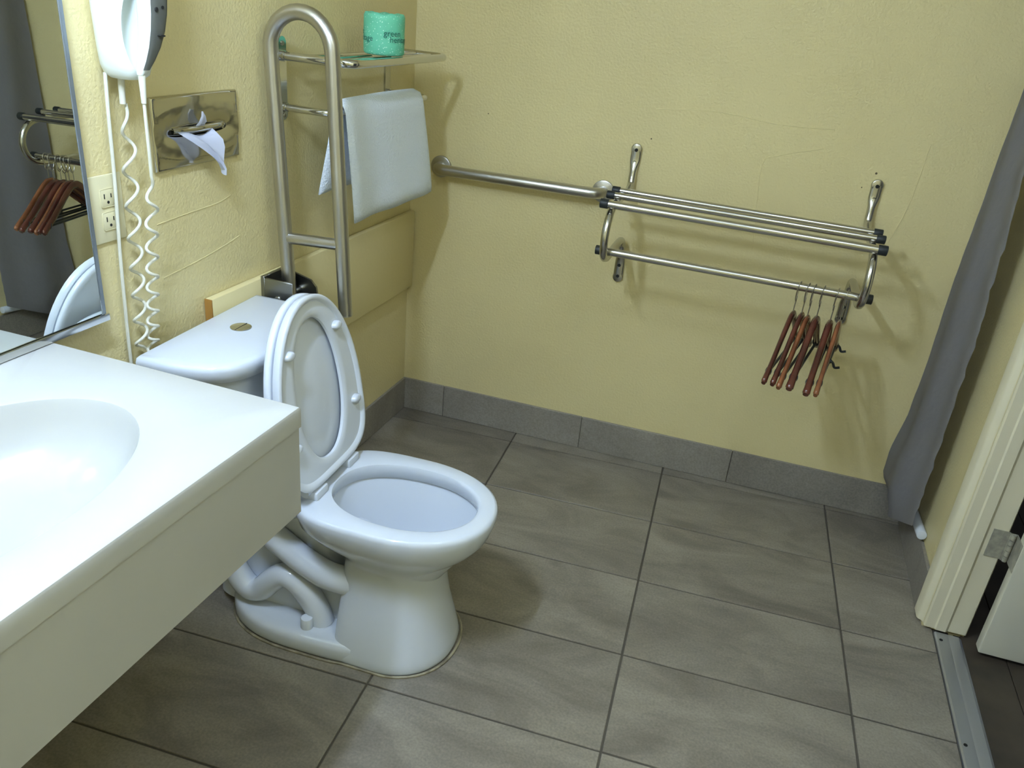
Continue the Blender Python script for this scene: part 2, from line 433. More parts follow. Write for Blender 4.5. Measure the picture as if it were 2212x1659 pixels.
# inside of the bowl, from the water up to the rim
for z, xc, af, ab, hw in ((.150, .555, .04, .04, .03), (.155, .555, .08, .075, .058), (.19, .565, .105, .095, .078), (.24, .578, .135, .128, .098), (.31, .592, .168, .165, .120), (.37, .60, .186, .188, .136), (.394, .60, .193, .198, .144), (.399, .60, .186, .193, .138), (.43, .60, .180, .188, .134), (.438, .60, .184, .191, .137)):
    rg.append(egg(xc, af, ab, hw, z, 2.1, 2.3))
rg.append(egg(.60, .191, .198, .143, TZ, 2.1, 2.4))
for z, xc, af, ab, hw, nb in ((TZ, .58, .240, .232, .182, 3.2), (TZ-.004, .58, .248, .240, .188, 3.4), (TZ-.014, .58, .251, .243, .190, 3.5), (.408, .58, .248, .243, .188, 3.4), (.375, .58, .238, .24, .180, 3.2), (.345, .58, .217, .22, .163, 3.), (.318, .58, .190, .18, .143, 2.8), (.296, .58, .162, .14, .127, 2.8),
        (.278, .58, .141, .125, .116, 3.), (.268, .58, .133, .121, .112, 3.4), (.256, .58, .130, .120, .111, 4), (.20, .582, .131, .122, .118, 5), (.15, .585, .135, .125, .127, 6), (.08, .59, .146, .13, .147, 7), (.03, .59, .157, .13, .161, 7), (.012, .59, .162, .13, .166, 7), (.002, .59, .160, .13, .164, 7)):
    rg.append(egg(xc, af, ab, hw, z, 2.15, nb))
loft(bm, rg)
# rear deck that carries the tank
loft(bm, [egg(.26, .115, .21, h, z, 4, 4) for z, h in ((.36, .10), (.385, .150), (.40, .165), (.425, .168), (.434, .163))])
# core of the foot between the trapways
loft(bm, [egg(.25, a_, .18, h, z, 5, 4) for z, h, a_ in ((.03, .085, .24), (.15, .060, .22), (.28, .060, .13), (.365, .095, .07))])
# low foot ledge
loft(bm, [egg(.35, .25, .235, h, z, 4, 2.3) for z, h in ((.002, .168), (.010, .171), (.034, .171), (.044, .168), (.050, .161), (.052, .150))])
# trapway relief on both sides
for s in (-1, 1):
    y = s*.092
    p = spline([(.10, y*.75, .36), (.125, y, .25), (.15, y, .15), (.185, y, .098), (.225, y, .098), (.262, y, .138), (.300, y, .168), (.335, y, .160), (.37, y, .125), (.395, y, .085), (.41, y, .045)], 5)
    tube(bm, p, .033, 14)
    p = spline([(.17, y*.9, .36), (.235, y, .315), (.30, y, .268), (.36, y, .232), (.42, y, .208), (.475, y*.9, .196), (.53, y*.7, .19)], 5)
    tube(bm, p, [.034+.004*k/len(p) for k in range(len(p))], 14)
T(bm, 'bowl', 'porcelain', angle=50)
# water
bm = bmesh.new(); loft(bm, [egg(.566, .098, .088, .072, .180, 2.1, 2.3), egg(.566, .096, .086, .070, .183, 2.1, 2.3)])
watermat = mat('water', (.52, .55, .56, 1), .02, spec=.5); MT['water'] = watermat
T(bm, 'water', 'water')
# tank
def dshape(xb, dep, hw, z, nn=3.5, m=40):
    out = []
    for k in range(m+1):
        t = -PI/2+PI*k/m; c, s = math.cos(t), math.sin(t)
        out.append((xb+dep*sgnpow(max(c, 0), 2/nn), hw*sgnpow(s, 2/nn), z))
    return out
bm = bmesh.new()
loft(bm, [dshape(.05, d, h, z) for z, d, h in ((.43, .165, .19), (.445, .185, .205), (.46, .19, .21), (.60, .205, .220), (.752, .212, .228))])
T(bm, 'tank', 'porcelain', angle=60)
bm = bmesh.new()
loft(bm, [dshape(.040+e, d-e-.006, h-e, z) for z, d, h, e in ((.753, .237, .232, .004), (.758, .244, .238, 0), (.784, .248, .242, 0), (.794, .246, .240, .001), (.7985, .240, .234, .004), (.800, .232, .226, .008))])
T(bm, 'tank_lid', 'porcelain', angle=60)
bm = bmesh.new(); cyl(bm, (.141, .010, .7985), (0, 0, 1), .026, .004, 28, .0015)
fb = T(bm, 'flush_button', 'chrome')
bm = bmesh.new(); box(bm, (.1405, -.016, .8024), (.1415, .036, .8030)); T(bm, 'split_line', 'dark', fb)
# bolt caps and sealant
for s in (-1, 1):
    bm = bmesh.new(); cyl(bm, (.385, s*.130, .048), (0, 0, 1), .0165, .037, 18, .006); T(bm, 'bolt_cap', 'plastic')
bm = bmesh.new()
o1 = egg(.35, .25, .235, .176, 0, 4, 2.3, 48); o2 = egg(.59, .169, .13, .170, 0, 2.15, 6, 48)
outl = [Vector(p) for p in o1 if p[0] < .50] ; 
left = sorted([p for p in o1 if p[0] < .52], key=lambda p: math.atan2(p[1], p[0]-.35) % (2*PI))
right = sorted([p for p in o2 if p[0] > .60], key=lambda p: math.atan2(p[1], p[0]-.59))
tube(bm, [Vector(p)+Vector((0, 0, .002)) for p in (left+right)], .0038, 6, closed=True)
T(bm, 'sealant', 'caulk')

# seat and lid raised, leaning back on the tank
lean = math.radians(9.5)
UA = Vector((-math.sin(lean), 0, math.cos(lean))); WA = Vector((math.cos(lean), 0, math.sin(lean))); S0 = Vector((.386, 0, .462))
def sp(u, v, w): return S0+UA*u+Vector((0, v, 0))+WA*w
def seat_out(d, n=72):
    out = []
    uc = .175
    for k in range(n):
        t = 2*PI*k/n; c, s = math.cos(t), math.sin(t)
        if c > 0: e = 2/2.05; a = .285
        else: e = 2/5.; a = .175
        hw = .192
        u = uc+(a-d)*sgnpow(c, e); v = (hw-d)*sgnpow(s, 2/2.05 if c > 0 else 2/4.2)
        if c < 0: v *= 1-.07*((uc-u)/.175)**2
        out.append((u, v))
    return out
def hole_out(d, n=72):
    out = []
    for k in range(n):
        t = 2*PI*k/n; c, s = math.cos(t), math.sin(t)
        a = .192 if c > 0 else .165
        u = .212+(a+d)*sgnpow(c, 2/2.1); v = (.104+d)*sgnpow(s, 2/2.2)
        out.append((u, v))
    return out
def sr(uv, w): return [sp(u, v, w) for u, v in uv]
bm = bmesh.new()
ringset = [sr(hole_out(0), .004), sr(hole_out(.001), .011), sr(hole_out(.006), .0145), sr(hole_out(.02), .015), sr(seat_out(.022), .014), sr(seat_out(.018), .014), sr(seat_out(.012), .021), sr(seat_out(.004), .022), sr(seat_out(0), .019), sr(seat_out(0), .004), sr(seat_out(.004), .0), sr(hole_out(.006), .0)]
V = loft(bm, ringset, False, False)
for k in range(72): bm.faces.new((V[-1][k], V[-1][(k+1) % 72], V[0][(k+1) % 72], V[0][k]))
seat = T(bm, 'seat', 'plastic', angle=45)
for u, v in ((.352, .112), (.352, -.112), (.135, .150), (.135, -.150)):
    bm = bmesh.new()
    d = Vector((0, 1, 0)) if v > 0 else Vector((0, -1, 0))
    c = sp(u, v, .013)
    loft(bm, [[c+UA*a+Vector((0, b, 0))+WA*h for a, b in [(r*math.cos(t)*.9, r*1.5*math.sin(t)) for t in [2*PI*k/16 for k in range(16)]]] for h, r in ((0, .0125), (.010, .0115), (.014, .009), (.0155, .005))])
    T(bm, 'bumper', 'plastic', seat)
bm = bmesh.new()
loft(bm, [sr(seat_out(.006), -.005), sr(seat_out(.001), -.007), sr(seat_out(-.001), -.010), sr(seat_out(-.001), -.019), sr(seat_out(.003), -.023), sr(seat_out(.012), -.025)])
T(bm, 'seat_lid', 'plastic', angle=45)
for v in (-.085, .085):
    bm = bmesh.new()
    box(bm, (.372, v-.028, TZ-.001), (.412, v+.028, TZ+.022), .004)
    cyl(bm, (.386, v-.043, .464), (0, 1, 0), .0115, .086, 14)
    T(bm, 'hinge', 'plastic')

# ------------------------------------------------------------------ plywood backing board and flip-up grab bar
bd = thing('backing_board', 'yellow painted backing board on the wall behind the toilet tank', 'board', (0, -.6, .53))
finish(B((.001, -1.172, .537), (.024, -.004, .834), .004, 2), 'panel', 'board', bd)
finish(B((.002, -1.1755, .538), (.0232, -1.1722, .833)), 'cut_end', 'rawwood', bd, smooth=False, label='bare wood end of the board')
gb = thing('flip_up_grab_bar', 'brushed steel U-shaped flip-up grab bar folded upright beside the toilet', 'grab bar', (.03, -.915, .73))
YG = -.915
tl = math.radians(3.2)
def gp(a, h): # a: distance from hinge outward, h: height along the bar
    return (.078+a*math.cos(tl)-h*math.sin(tl), YG, .80+h*math.cos(tl)+a*math.sin(tl))
pts = [gp(0, -.045), gp(0, .2), gp(0, .42), gp(0, .60)]
for k in range(1, 17):
    t = PI*k/16; pts.append(gp(.0875-.0875*math.cos(t), .620+.0875*math.sin(t)))
pts += [gp(.175, .45), gp(.175, .2), gp(.175, -.05)]
bm = bmesh.new(); tube(bm, pts, .0188, 20); finish(bm, 'rail', 'brushed', gb)
bm = bmesh.new(); tube(bm, [gp(.012, .145), gp(.165, .145)], .0155, 16); finish(bm, 'cross_tube', 'brushed', gb)
bm = bmesh.new(); cyl(bm, gp(.175, -.0505), (math.sin(tl), 0, -math.cos(tl)), .0185, .003, 18, .001); finish(bm, 'end_cap', 'brushed', gb)
bm = bmesh.new()
box(bm, (.0245, YG-.056, .735), (.036, YG+.056, .842), .001, 1)
box(bm, (.036, YG-.056, .735), (.125, YG-.049, .838), .001, 1)
loft(bm, [[(.036, y, .735), (.115, y, .735), (.132, y, .75), (.136, y, .775), (.132, y, .80), (.115, y, .818), (.036, y, .838)] for y in (YG+.049, YG+.056)])
box(bm, (.036, YG-.049, .735), (.125, YG+.049, .742))
box(bm, (.120, YG-.049, .735), (.126, YG+.049, .772), .001, 1)
hb = finish(bm, 'hinge_bracket', 'darksteel', gb)
bm = bmesh.new(); cyl(bm, (.078, YG-.062, .785), (0, 1, 0), .009, .124, 14, .002); finish(bm, 'pivot_bolt', 'chrome', hb)
bm = bmesh.new(); cyl(bm, (.0362, YG-.036, .82), (1, 0, 0), .007, .004, 10, .001); finish(bm, 'screw', 'chrome', hb)
bm = bmesh.new(); cyl(bm, (.0362, YG+.036, .82), (1, 0, 0), .007, .004, 10, .001); finish(bm, 'screw', 'chrome', hb)

# ------------------------------------------------------------------ towel shelf, towel, wrapped roll
SY0, SY1, SZ = -.808, -.212, 1.397
sh = thing('towel_shelf', 'chrome wall towel shelf with a hanging bar above the flip-up grab bar', 'shelf', (0, -.51, 1.235))
bm = bmesh.new()
q = [(.012, SY0, SZ), (.10, SY0, SZ), (.185, SY0, SZ)]
for k in range(1, 7):
    t = PI/2*k/6; q.append((.178+.034*math.sin(t), SY0+.034-.034*math.cos(t), SZ))
for k in range(0, 7):
    t = PI/2*k/6; q.append((.178+.034*math.cos(t), SY1-.034+.034*math.sin(t), SZ))
q += [(.10, SY1, SZ), (.012, SY1, SZ)]
tube(bm, q, .0112, 14); finish(bm, 'shelf_frame', 'chrome', sh)
for x in (.055, .108, .160):
    bm = bmesh.new(); tube(bm, [(x, SY0, SZ), (x, SY1, SZ)], .0065, 10); finish(bm, 'shelf_rail', 'chrome', sh)
for y in (SY0, SY1):
    bm = bmesh.new()
    pr = []
    for k in range(24):
        t = 2*PI*k/24; pr.append((y+.017*math.cos(t), 1.340+(.088 if math.sin(t) >= 0 else -.088)+.017*math.sin(t)))
    loft(bm, [[(x, a, b) for a, b in pr] for x in (.001, .006)])
    cyl(bm, (.004, y, SZ), (1, 0, 0), .0135, .012, 14); cyl(bm, (.004, y, 1.268), (1, 0, 0), .0125, .012, 14)
    pl_ = finish(bm, 'wall_bracket', 'chrome', sh)
    for z in (1.428, 1.248):
        bm = bmesh.new(); cyl(bm, (.0058, y, z), (1, 0, 0), .006, .003, 10, .001); finish(bm, 'screw', 'wire', pl_)
bm = bmesh.new()
q = [(.012, SY0, 1.268), (.08, SY0, 1.268), (.125, SY0, 1.268)]
for k in range(1, 6):
    t = PI/2*k/5; q.append((.125+.025*math.sin(t), SY0+.025-.025*math.cos(t), 1.268))
for k in range(0, 6):
    t = PI/2*k/5; q.append((.125+.025*math.cos(t), SY1-.025+.025*math.sin(t), 1.268))
q += [(.08, SY1, 1.268), (.012, SY1, 1.268)]
tube(bm, q, .0095, 14); finish(bm, 'towel_bar', 'chrome', sh)
# towel: a folded sheet over the bar
bm = bmesh.new()
NU, NV = 26, 30
def towel_mid(s):  # s from -1 (back hem) to 1 (front hem): x, z, half thickness
    if s < -.16:
        t = (-s-.16)/.84; return (.128-.046*t**1.3, 1.262-.225*t, .010)
    if s > .16:
        t = (s-.16)/.84; return (.172+.016*t, 1.262-.292*t, .0125)
    a = s/.16*PI/2
    return (.150+.022*math.sin(a), 1.262+.030*math.cos(a), .011)
def towel_surf(side):
    G = []
    for i in range(NU+1):
        v = i/NU; row = []
        for j in range(NV+1):
            s = -1+2*j/NV
            x, z, th_ = towel_mid(s)
            x2, z2, _ = towel_mid(min(1, s+.02)); x1, z1, _ = towel_mid(max(-1, s-.02))
            tx, tz = x2-x1, z2-z1; l = math.hypot(tx, tz); nx, nz = -tz/l, tx/l
            f = max(0, (abs(s)-.16)/.84)
            if s > 0:
                yL = -.768+.014*f; yR = -.292+.064*f
            else:
                yL = -.768-.0*f; yR = -.30+.02*f
            y = yL+(yR-yL)*v
            edge = min(1, min(v, 1-v)*NU/1.5, (1-abs(s))*NV/2.2); th2 = th_*math.sqrt(max(.02, 1-(1-edge)**2))
            wob = .004*math.sin(v*7+s*3)*f+.003*math.sin(v*15+1)*f
            zz = z+(.010*math.sin(v*3.1) if abs(s) < .3 else 0)*.3
            row.append((x+nx*th2*side+wob, y, zz+nz*th2*side))
        G.append(row)
    return G
GA = towel_surf(1); GB = towel_surf(-1)
VA = [[bm.verts.new(p) for p in r] for r in GA]; VB = [[bm.verts.new(p) for p in r] for r in GB]
for VV in (VA, VB):
    for i in range(NU):
        for j in range(NV): bm.faces.new((VV[i][j], VV[i+1][j], VV[i+1][j+1], VV[i][j+1]))
for i in range(NU):
    bm.faces.new((VA[i][0], VA[i+1][0], VB[i+1][0], VB[i][0])); bm.faces.new((VA[i][NV], VA[i+1][NV], VB[i+1][NV], VB[i][NV]))
for j in range(NV):
    bm.faces.new((VA[0][j], VA[0][j+1], VB[0][j+1], VB[0][j])); bm.faces.new((VA[NU][j], VA[NU][j+1], VB[NU][j+1], VB[NU][j]))
finish(bm, 'bath_towel', 'towel', None, FA, (.15, -.53, 1.0), angle=80, label='folded white terry towel draped over the bar below the chrome shelf', cat='towel')
# wrapped toilet roll
RX, RY, RZ0 = .158, -.535, SZ+.0113
roll = thing('toilet_roll', 'toilet roll in green speckled wrapper standing on the chrome towel shelf', 'toilet paper', (RX, RY, RZ0))
ORG[roll.name] = Vector((0, 0, 0))
RR, RH = .0575, .108
bm = bmesh.new(); rg = []
for z, r in ((0, .020), (.0015, .036), (.0, .049), (.002, .054), (.007, RR), (.03, RR), (.06, RR), (.09, RR), (RH-.007, RR), (RH-.001, .054), (RH, .047), (RH-.003, .034), (RH-.008, .020)):
    rg.append([(r*math.cos(2*PI*k/48)*(1+.010*math.sin(5*2*PI*k/48+z*40)), r*math.sin(2*PI*k/48)*(1+.010*math.sin(3*2*PI*k/48)), z+(.002*math.sin(2*PI*k*7/48) if r < RR and z > .05 else 0)) for k in range(48)])
loft(bm, rg); finish(bm, 'wrapper', 'wrapper', roll, local=True, angle=60)
def text_mesh(body, size):
    cu = bpy.data.curves.new('t', 'FONT'); cu.body = body; cu.size = size; cu.resolution_u = 3
    o = bpy.data.objects.new('t', cu); COL.objects.link(o)
    dg = bpy.context.evaluated_depsgraph_get(); me = bpy.data.meshes.new_from_object(o.evaluated_get(dg))
    bpy.data.objects.remove(o); bpy.data.curves.remove(cu)
    return me
def wrap_text(body, size, ang, z, name):
    me = text_mesh(body, size)
    b2 = bmesh.new(); b2.from_mesh(me); bpy.data.meshes.remove(me)
    bmesh.ops.triangulate(b2, faces=b2.faces)
    bmesh.ops.subdivide_edges(b2, edges=[e for e in b2.edges if e.calc_length() > .004], cuts=2)
    for v in b2.verts:
        a = ang+v.co.x/RR; zz = z+v.co.y
        r = RR*1.012+.0006
        v.co = Vector((r*math.cos(a), r*math.sin(a), zz))
    return finish(b2, name, 'print', roll, local=True, smooth=False)
A0 = math.radians(-64)
for a in (A0, A0+2.1, A0-2.1):
    wrap_text('green', .0225, a, .052, 'print_line')
    wrap_text('heritage', .0225, a+.30, .036, 'print_line')

# ------------------------------------------------------------------ wall grab bar on the back wall
gw = thing('grab_bar', 'brushed steel straight grab bar on back wall between towel and rack', 'grab bar', (.42, 0, 1.01), FB)
GX0, GX1, GZ, GY = .120, .724, 1.011, -.062
bm = bmesh.new()
q = [(GX0, -.004, GZ), (GX0, -.02, GZ)]
for k in range(0, 7):
    t = PI/2*k/6; q.append((GX0+.036-.036*math.cos(t), -.026-.036*math.sin(t), GZ))
for k in range(0, 7):
    t = PI/2*k/6; q.append((GX1-.036+.036*math.sin(t), -.026-.036*math.cos(t), GZ))
q += [(GX1, -.02, GZ), (GX1, -.004, GZ)]
tube(bm, q, .019, 18); finish(bm, 'rail', 'brushed', gw)
for x in (GX0, GX1):
    bm = bmesh.new(); cyl(bm, (x, -.0005, GZ), (0, -1, 0), .039, .011, 28, .004); finish(bm, 'flange', 'brushed', gw)

# ------------------------------------------------------------------ coat rack on the back wall
rack = thing('coat_rack', 'satin chrome luggage rack with three rods and a hanging bar on back wall', 'rack', (.80, 0, 1.0), FB)
BXL, BXR = .818, 1.583
prof = [(-.0065, 1.165), (-.0065, 1.145), (-.0075, 1.12), (-.011, 1.095), (-.016, 1.07), (-.026, 1.048), (-.055, 1.036), (-.12, 1.0335), (-.22, 1.033), (-.30, 1.031), (-.342, 1.018), (-.372, .988), (-.385, .948), (-.376, .906), (-.350, .878), (-.31, .866), (-.26, .866), (-.18, .868), (-.10, .867), (-.050, .861), (-.022, .842), (-.0105, .81), (-.0065, .775), (-.0065, .745), (-.0065, .718)]
for bx, dz in ((BXL, .002), (BXR, -.006)):
    bm = bmesh.new()
    P = spline([(bx, y, z+dz) for y, z in prof], 5); nP = len(P)
    sxx, syy = [], []
    for p in P:
        zz = p.z-dz; y = p.y
        f = 0
        if zz > 1.08 and y > -.03: f = min(1, (zz-1.09)/.04)
        if zz < .82 and y > -.03: f = min(1, (.82-zz)/.05)
        f = max(0, f); f = f*f*(3-2*f)
        sxx.append(1+.42*f); syy.append(1-.45*f)
    tube(bm, P, .0122, 16, up=(1, 0, 0), sx=sxx, sy=syy, caps=True)
    # rounded plate ends
    for zc in (1.165+dz, .718+dz):
        cyl(bm, (bx, -.0014, zc), (0, -1, 0), .0183, .0102, 20, .003)
    br = finish(bm, 'bracket', 'rackmetal', rack, angle=50)
    for zc in (1.162, 1.122, .762, .722):
        bm = bmesh.new(); cyl(bm, (bx, -.0110, zc+dz), (0, -1, 0), .0058, .0030, 12); finish(bm, 'screw_hole', 'dark', br)
RZ = lambda x: 1.0585-(x-.8)*.0105
for y, r, xa, xb in ((-.19, .0105, .787, 1.612), (-.27, .0105, .786, 1.613), (-.352, .0125, .784, 1.614)):
    bm = bmesh.new(); tube(bm, [(xa+.02, y, RZ(xa)-(.012 if r > .012 else 0)), (xb-.02, y, RZ(xb)-(.012 if r > .012 else 0))], r, 16); rd = finish(bm, 'rod', 'rackmetal', rack)
    for x, d in ((xa, 1), (xb, -1)):
        bm = bmesh.new(); cyl(bm, (x, y, RZ(x)-(.012 if r > .012 else 0)), (d, 0, -.0105*d), r+.0022, .026, 18, .002); finish(bm, 'end_cap', 'black', rd)
HY = -.325
HZ = lambda x: .8935-(x-.8)*.0105
bm = bmesh.new(); tube(bm, [(.795, HY, HZ(.795)), (1.605, HY, HZ(1.605))], .0125, 16); rd = finish(bm, 'hanging_rod', 'rackmetal', rack)
for x, d in ((.784, 1), (1.616, -1)):
    bm = bmesh.new(); cyl(bm, (x, HY, HZ(x)), (d, 0, 0), .0147, .024, 18, .002); finish(bm, 'end_cap', 'black', rd)

# ------------------------------------------------------------------ clothes hangers
HL = ['dark cherry wood hanger on the rack bar, first from the left', 'dark cherry wood hanger on the rack bar, second from the left',
      'lighter orange-brown wood hanger between two dark ones, third from the left', 'thick reddish-brown wood hanger, fourth from left, just before the gap',
      'thick dark cherry wood hanger right of the gap on the rack bar', 'light orange-brown wood hanger with black clips at the far right of the bar']
def make_hanger(i, x, yaw, thick, m, zoff, clips=False):
    hz = HZ(x)
    t = thing('clothes_hanger', HL[i], 'hanger', (x, HY, hz), FB, 'wooden hangers on the rack bar', rz=yaw)
    ORG[t.name] = Vector((0, 0, 0))
    # local: arms along y, rod centre at z = 0
    nz = -.080+zoff
    W2 = .216
    bm = bmesh.new()
    half = [(0, 0), (.02, -.003), (.055, -.026), (.10, -.062), (.145, -.098), (.185, -.126), (.208, -.142), (.216, -.148)]
    ptsY = [(-a, b) for a, b in half[::-1]]+half[1:]
    P = spline([(0, a, nz-.012+b) for a, b in ptsY], 4)
    nP = len(P); rr = []
    for p in P:
        f = abs(p.y)/W2
        rr.append(.0125*(1-.12*f)*(1 if f < .985 else .75))
    tube(bm, P, rr, 14, up=(1, 0, 0), sx=[thick*(1+.25*max(0, abs(p.y)/W2-.75)/.25) for p in P], sy=[1.15]*nP)
    body = finish(bm, 'body', m, t, local=True, angle=60)
    # wire neck and hook around the rod
    bm = bmesh.new()
    q = [(0, 0, nz), (0, 0, nz+.022), (.001, .0, nz+.040)]
    ring = []
    for k in range(0, 15):
        a = -PI/2+2*PI*k/15*1.02-.15
        ring.append((.002*math.sin(a), .0165*math.cos(a), -.0015+.0175*math.sin(a)-(.022*max(0, -math.sin(a))**2)))
    tube(bm, spline(q, 3), .0017, 8); tube(bm, spline(ring, 3, closed=True), .0016, 8, closed=True)
    e = [(0, .009, nz+.048), (0, .005, nz+.038), (0, -.004, nz+.036), (0, -.011, nz+.044), (0, -.010, nz+.053)]
    tube(bm, spline(e, 4), .0018, 8)
    finish(bm, 'hook', 'wire', t, local=True)
    # trouser bar
    bm = bmesh.new(); tube(bm, [(0, -.180, nz-.138), (0, .180, nz-.138)], .0042, 10)
    bar = finish(bm, 'trouser_bar', 'black', t, local=True)
    for y in (-.178, .178):
        bm = bmesh.new(); tube(bm, [(0, y-.0015, nz-.135), (0, y+.0015, nz-.136)], .0142, 14, up=(1, 0, 0), sx=[thick+.04]*2, sy=[1.1]*2)
        finish(bm, 'bar_band', 'black', t, local=True)
    if clips:
        for y in (.03, .19):
            bm = bmesh.new(); tube(bm, spline([(0, y, nz-.134), (.012, y, nz-.142), (.020, y+.002, nz-.156), (.034, y+.002, nz-.152)], 4), .004, 8)
            cyl(bm, (-.006, y, nz-.139), (1, 0, 0), .007, .012, 10); finish(bm, 'clip', 'black', bar, local=True)
    return t
# (x on the rod, yaw, thickness factor, material)
for i, (x, yaw, th_, m, zo, cl) in enumerate(((1.409, .215, .62, 'hanger', 0, 0), (1.434, .217, .62, 'hanger', .0, 0), (1.452, .215, .62, 'hangerlight', -.006, 0), (1.478, .200, .86, 'hanger', -.003, 0), (1.5185, .165, .82, 'hanger', -.008, 0), (1.5445, .165, .60, 'hangerlight', -.004, 1))):
    make_hanger(i, x, -yaw, th_, m, zo, cl)

# ------------------------------------------------------------------ tissue dispenser
td = thing('tissue_dispenser', 'polished steel recessed tissue dispenser plate on the left wall', 'tissue dispenser', (0, -1.16, 1.168))
bm = bmesh.new()
y0, y1, z0, z1 = -1.307, -1.012, 1.168, 1.327
def rrect(i, x): return [(x, y0+i, z0+i), (x, y1-i, z0+i), (x, y1-i, z1-i), (x, y0+i, z1-i)]
# plate with a slot: outer frame to slot outline (28 points)
NP = 64
yc, zc, sl = (y0+y1)/2+.000, (z0+z1)/2, .100
def per(i, x):
    out = []
    for k in range(NP):
        t = 2*PI*k/NP; c, s = math.cos(t), math.sin(t); d = min((y1-yc-i)/abs(c) if abs(c) > 1e-6 else 9, (z1-zc-i)/abs(s) if abs(s) > 1e-6 else 9)
        out.append((x, yc+c*d, zc+s*d))
    return out
def slot(x, g_, h_=.011): 
    out = []
    for k in range(NP):
        t = 2*PI*k/NP; c, s = math.cos(t), math.sin(t)
        e = 2/3.
        out.append((x, yc+(sl+g_)*sgnpow(c, e), zc+(h_+g_)*sgnpow(s, e)))
    return out
loft(bm, [per(0, .001), per(0, .006), per(.003, .0105), per(.006, .0115), slot(.0118, .046), slot(.0102, .020), slot(.0092, .006), slot(.0085, .001), slot(.004, 0), slot(.002, -.002)], cap0=False, cap1=True)
finish(bm, 'face_plate', 'platemetal', td, angle=40)
bm = bmesh.new(); loft(bm, [slot(.0022, -.003), slot(.003, -.003)]); finish(bm, 'slot_shadow', 'dark', td)
# rolled steel lips above and below the slot
bm = bmesh.new()
P = spline([(.007, yc-.085, zc+.004), (.013, yc-.06, zc+.004), (.017, yc, zc+.004), (.013, yc+.06, zc+.004), (.007, yc+.085, zc+.004)], 5)
tube(bm, P, .0075, 10); finish(bm, 'slot_lip', 'platemetal', td)
# the protruding tissue
bm = bmesh.new()
rows = [(.008, -.085, .040, -.004), (.020, -.082, .034, -.002), (.030, -.074, .034, -.010), (.040, -.052, .038, -.024), (.048, -.030, .040, -.042), (.053, -.012, .038, -.060), (.055, .006, .034, -.076), (.054, .020, .028, -.092)]
NW = 14; G = []
for x, a, b, z in rows:
    r = []
    for k in range(NW+1):
        v = k/NW
        r.append((x+.007*math.sin(v*9+z*60)*min(1, abs(z)*30+.3), yc+a+(b-a)*v, zc+z+.004-.012*math.sin(v*PI)*(1 if z < 0 else .2)+.006*math.sin(v*6)))
    G.append(r)
V = [[bm.verts.new(p) for p in r] for r in G]
for i in range(len(G)-1):
    for k in range(NW): bm.faces.new((V[i][k], V[i][k+1], V[i+1][k+1], V[i+1][k]))
# the upper tuft
rows = [(.012, -.018, .016, .006), (.024, -.016, .014, .018), (.028, -.010, .006, .032), (.026, -.006, .000, .042)]
V2 = [[bm.verts.new((x+.004*math.sin(k), yc+a+(b-a)*k/6, zc+z)) for k in range(7)] for x, a, b, z in rows]
for i in range(len(rows)-1):
    for k in range(6): bm.faces.new((V2[i][k], V2[i][k+1], V2[i+1][k+1], V2[i+1][k]))
bmesh.ops.solidify(bm, geom=bm.faces[:], thickness=.0008)
finish(bm, 'paper_tissue', 'tissue', None, FA, (.015, yc, zc), angle=60, label='crumpled white paper tissue poking out of the steel dispenser slot', cat='tissue')

# ------------------------------------------------------------------ outlet
ol = thing('wall_outlet', 'cream double wall outlet plate beside the right edge of the mirror', 'outlet', (0, -1.452, 1.047))
finish(B((.0005, -1.500, 1.047), (.006, -1.408, 1.187), .003, 2), 'cover_plate', 'outlet', ol)
for zc_ in (1.140, 1.092):
    rc = finish(B((.0055, -1.4705, zc_-.0185), (.0085, -1.434, zc_+.0185), .003, 2), 'receptacle', 'outlet', ol)
    bm = bmesh.new()
    bm.free()
    for ya, yb, za, zb in ((-1.4622, -1.4598, -.001, .009), (-1.4442, -1.4418, -.0005, .008)):
        finish(B((.008, ya, zc_+za), (.009, yb, zc_+zb)), 'slot', 'dark', rc, smooth=False)
    bm = bmesh.new(); cyl(bm, (.0082, -1.452, zc_-.009), (1, 0, 0), .0032, .0008, 10)
    finish(bm, 'ground_hole', 'dark', rc)

# ------------------------------------------------------------------ hair dryer with cords
hd = thing('hair_dryer', 'white wall-mounted hair dryer in its holder beside the mirror', 'hair dryer', (0, -1.39, 1.375))
def sup(xc, yc_, a, b, z, nn=3.4, m=40, sh=0):
    return [(xc+a*sgnpow(math.cos(2*PI*k/m), 2/nn), yc_+b*sgnpow(math.sin(2*PI*k/m), 2/nn), z+sh*math.cos(2*PI*k/m)) for k in range(m)]
bm = bmesh.new()
loft(bm, [sup(.046, -1.402, a, b, z, 3) for z, a, b in ((1.374, .016, .012), (1.376, .030, .024), (1.384, .040, .033), (1.400, .0445, .039), (1.43, .046, .042), (1.5, .047, .046), (1.6, .047, .050), (1.70, .046, .050), (1.73, .036, .04), (1.74, .02, .02))])
holder = finish(bm, 'holder', 'dryer', hd, angle=60)
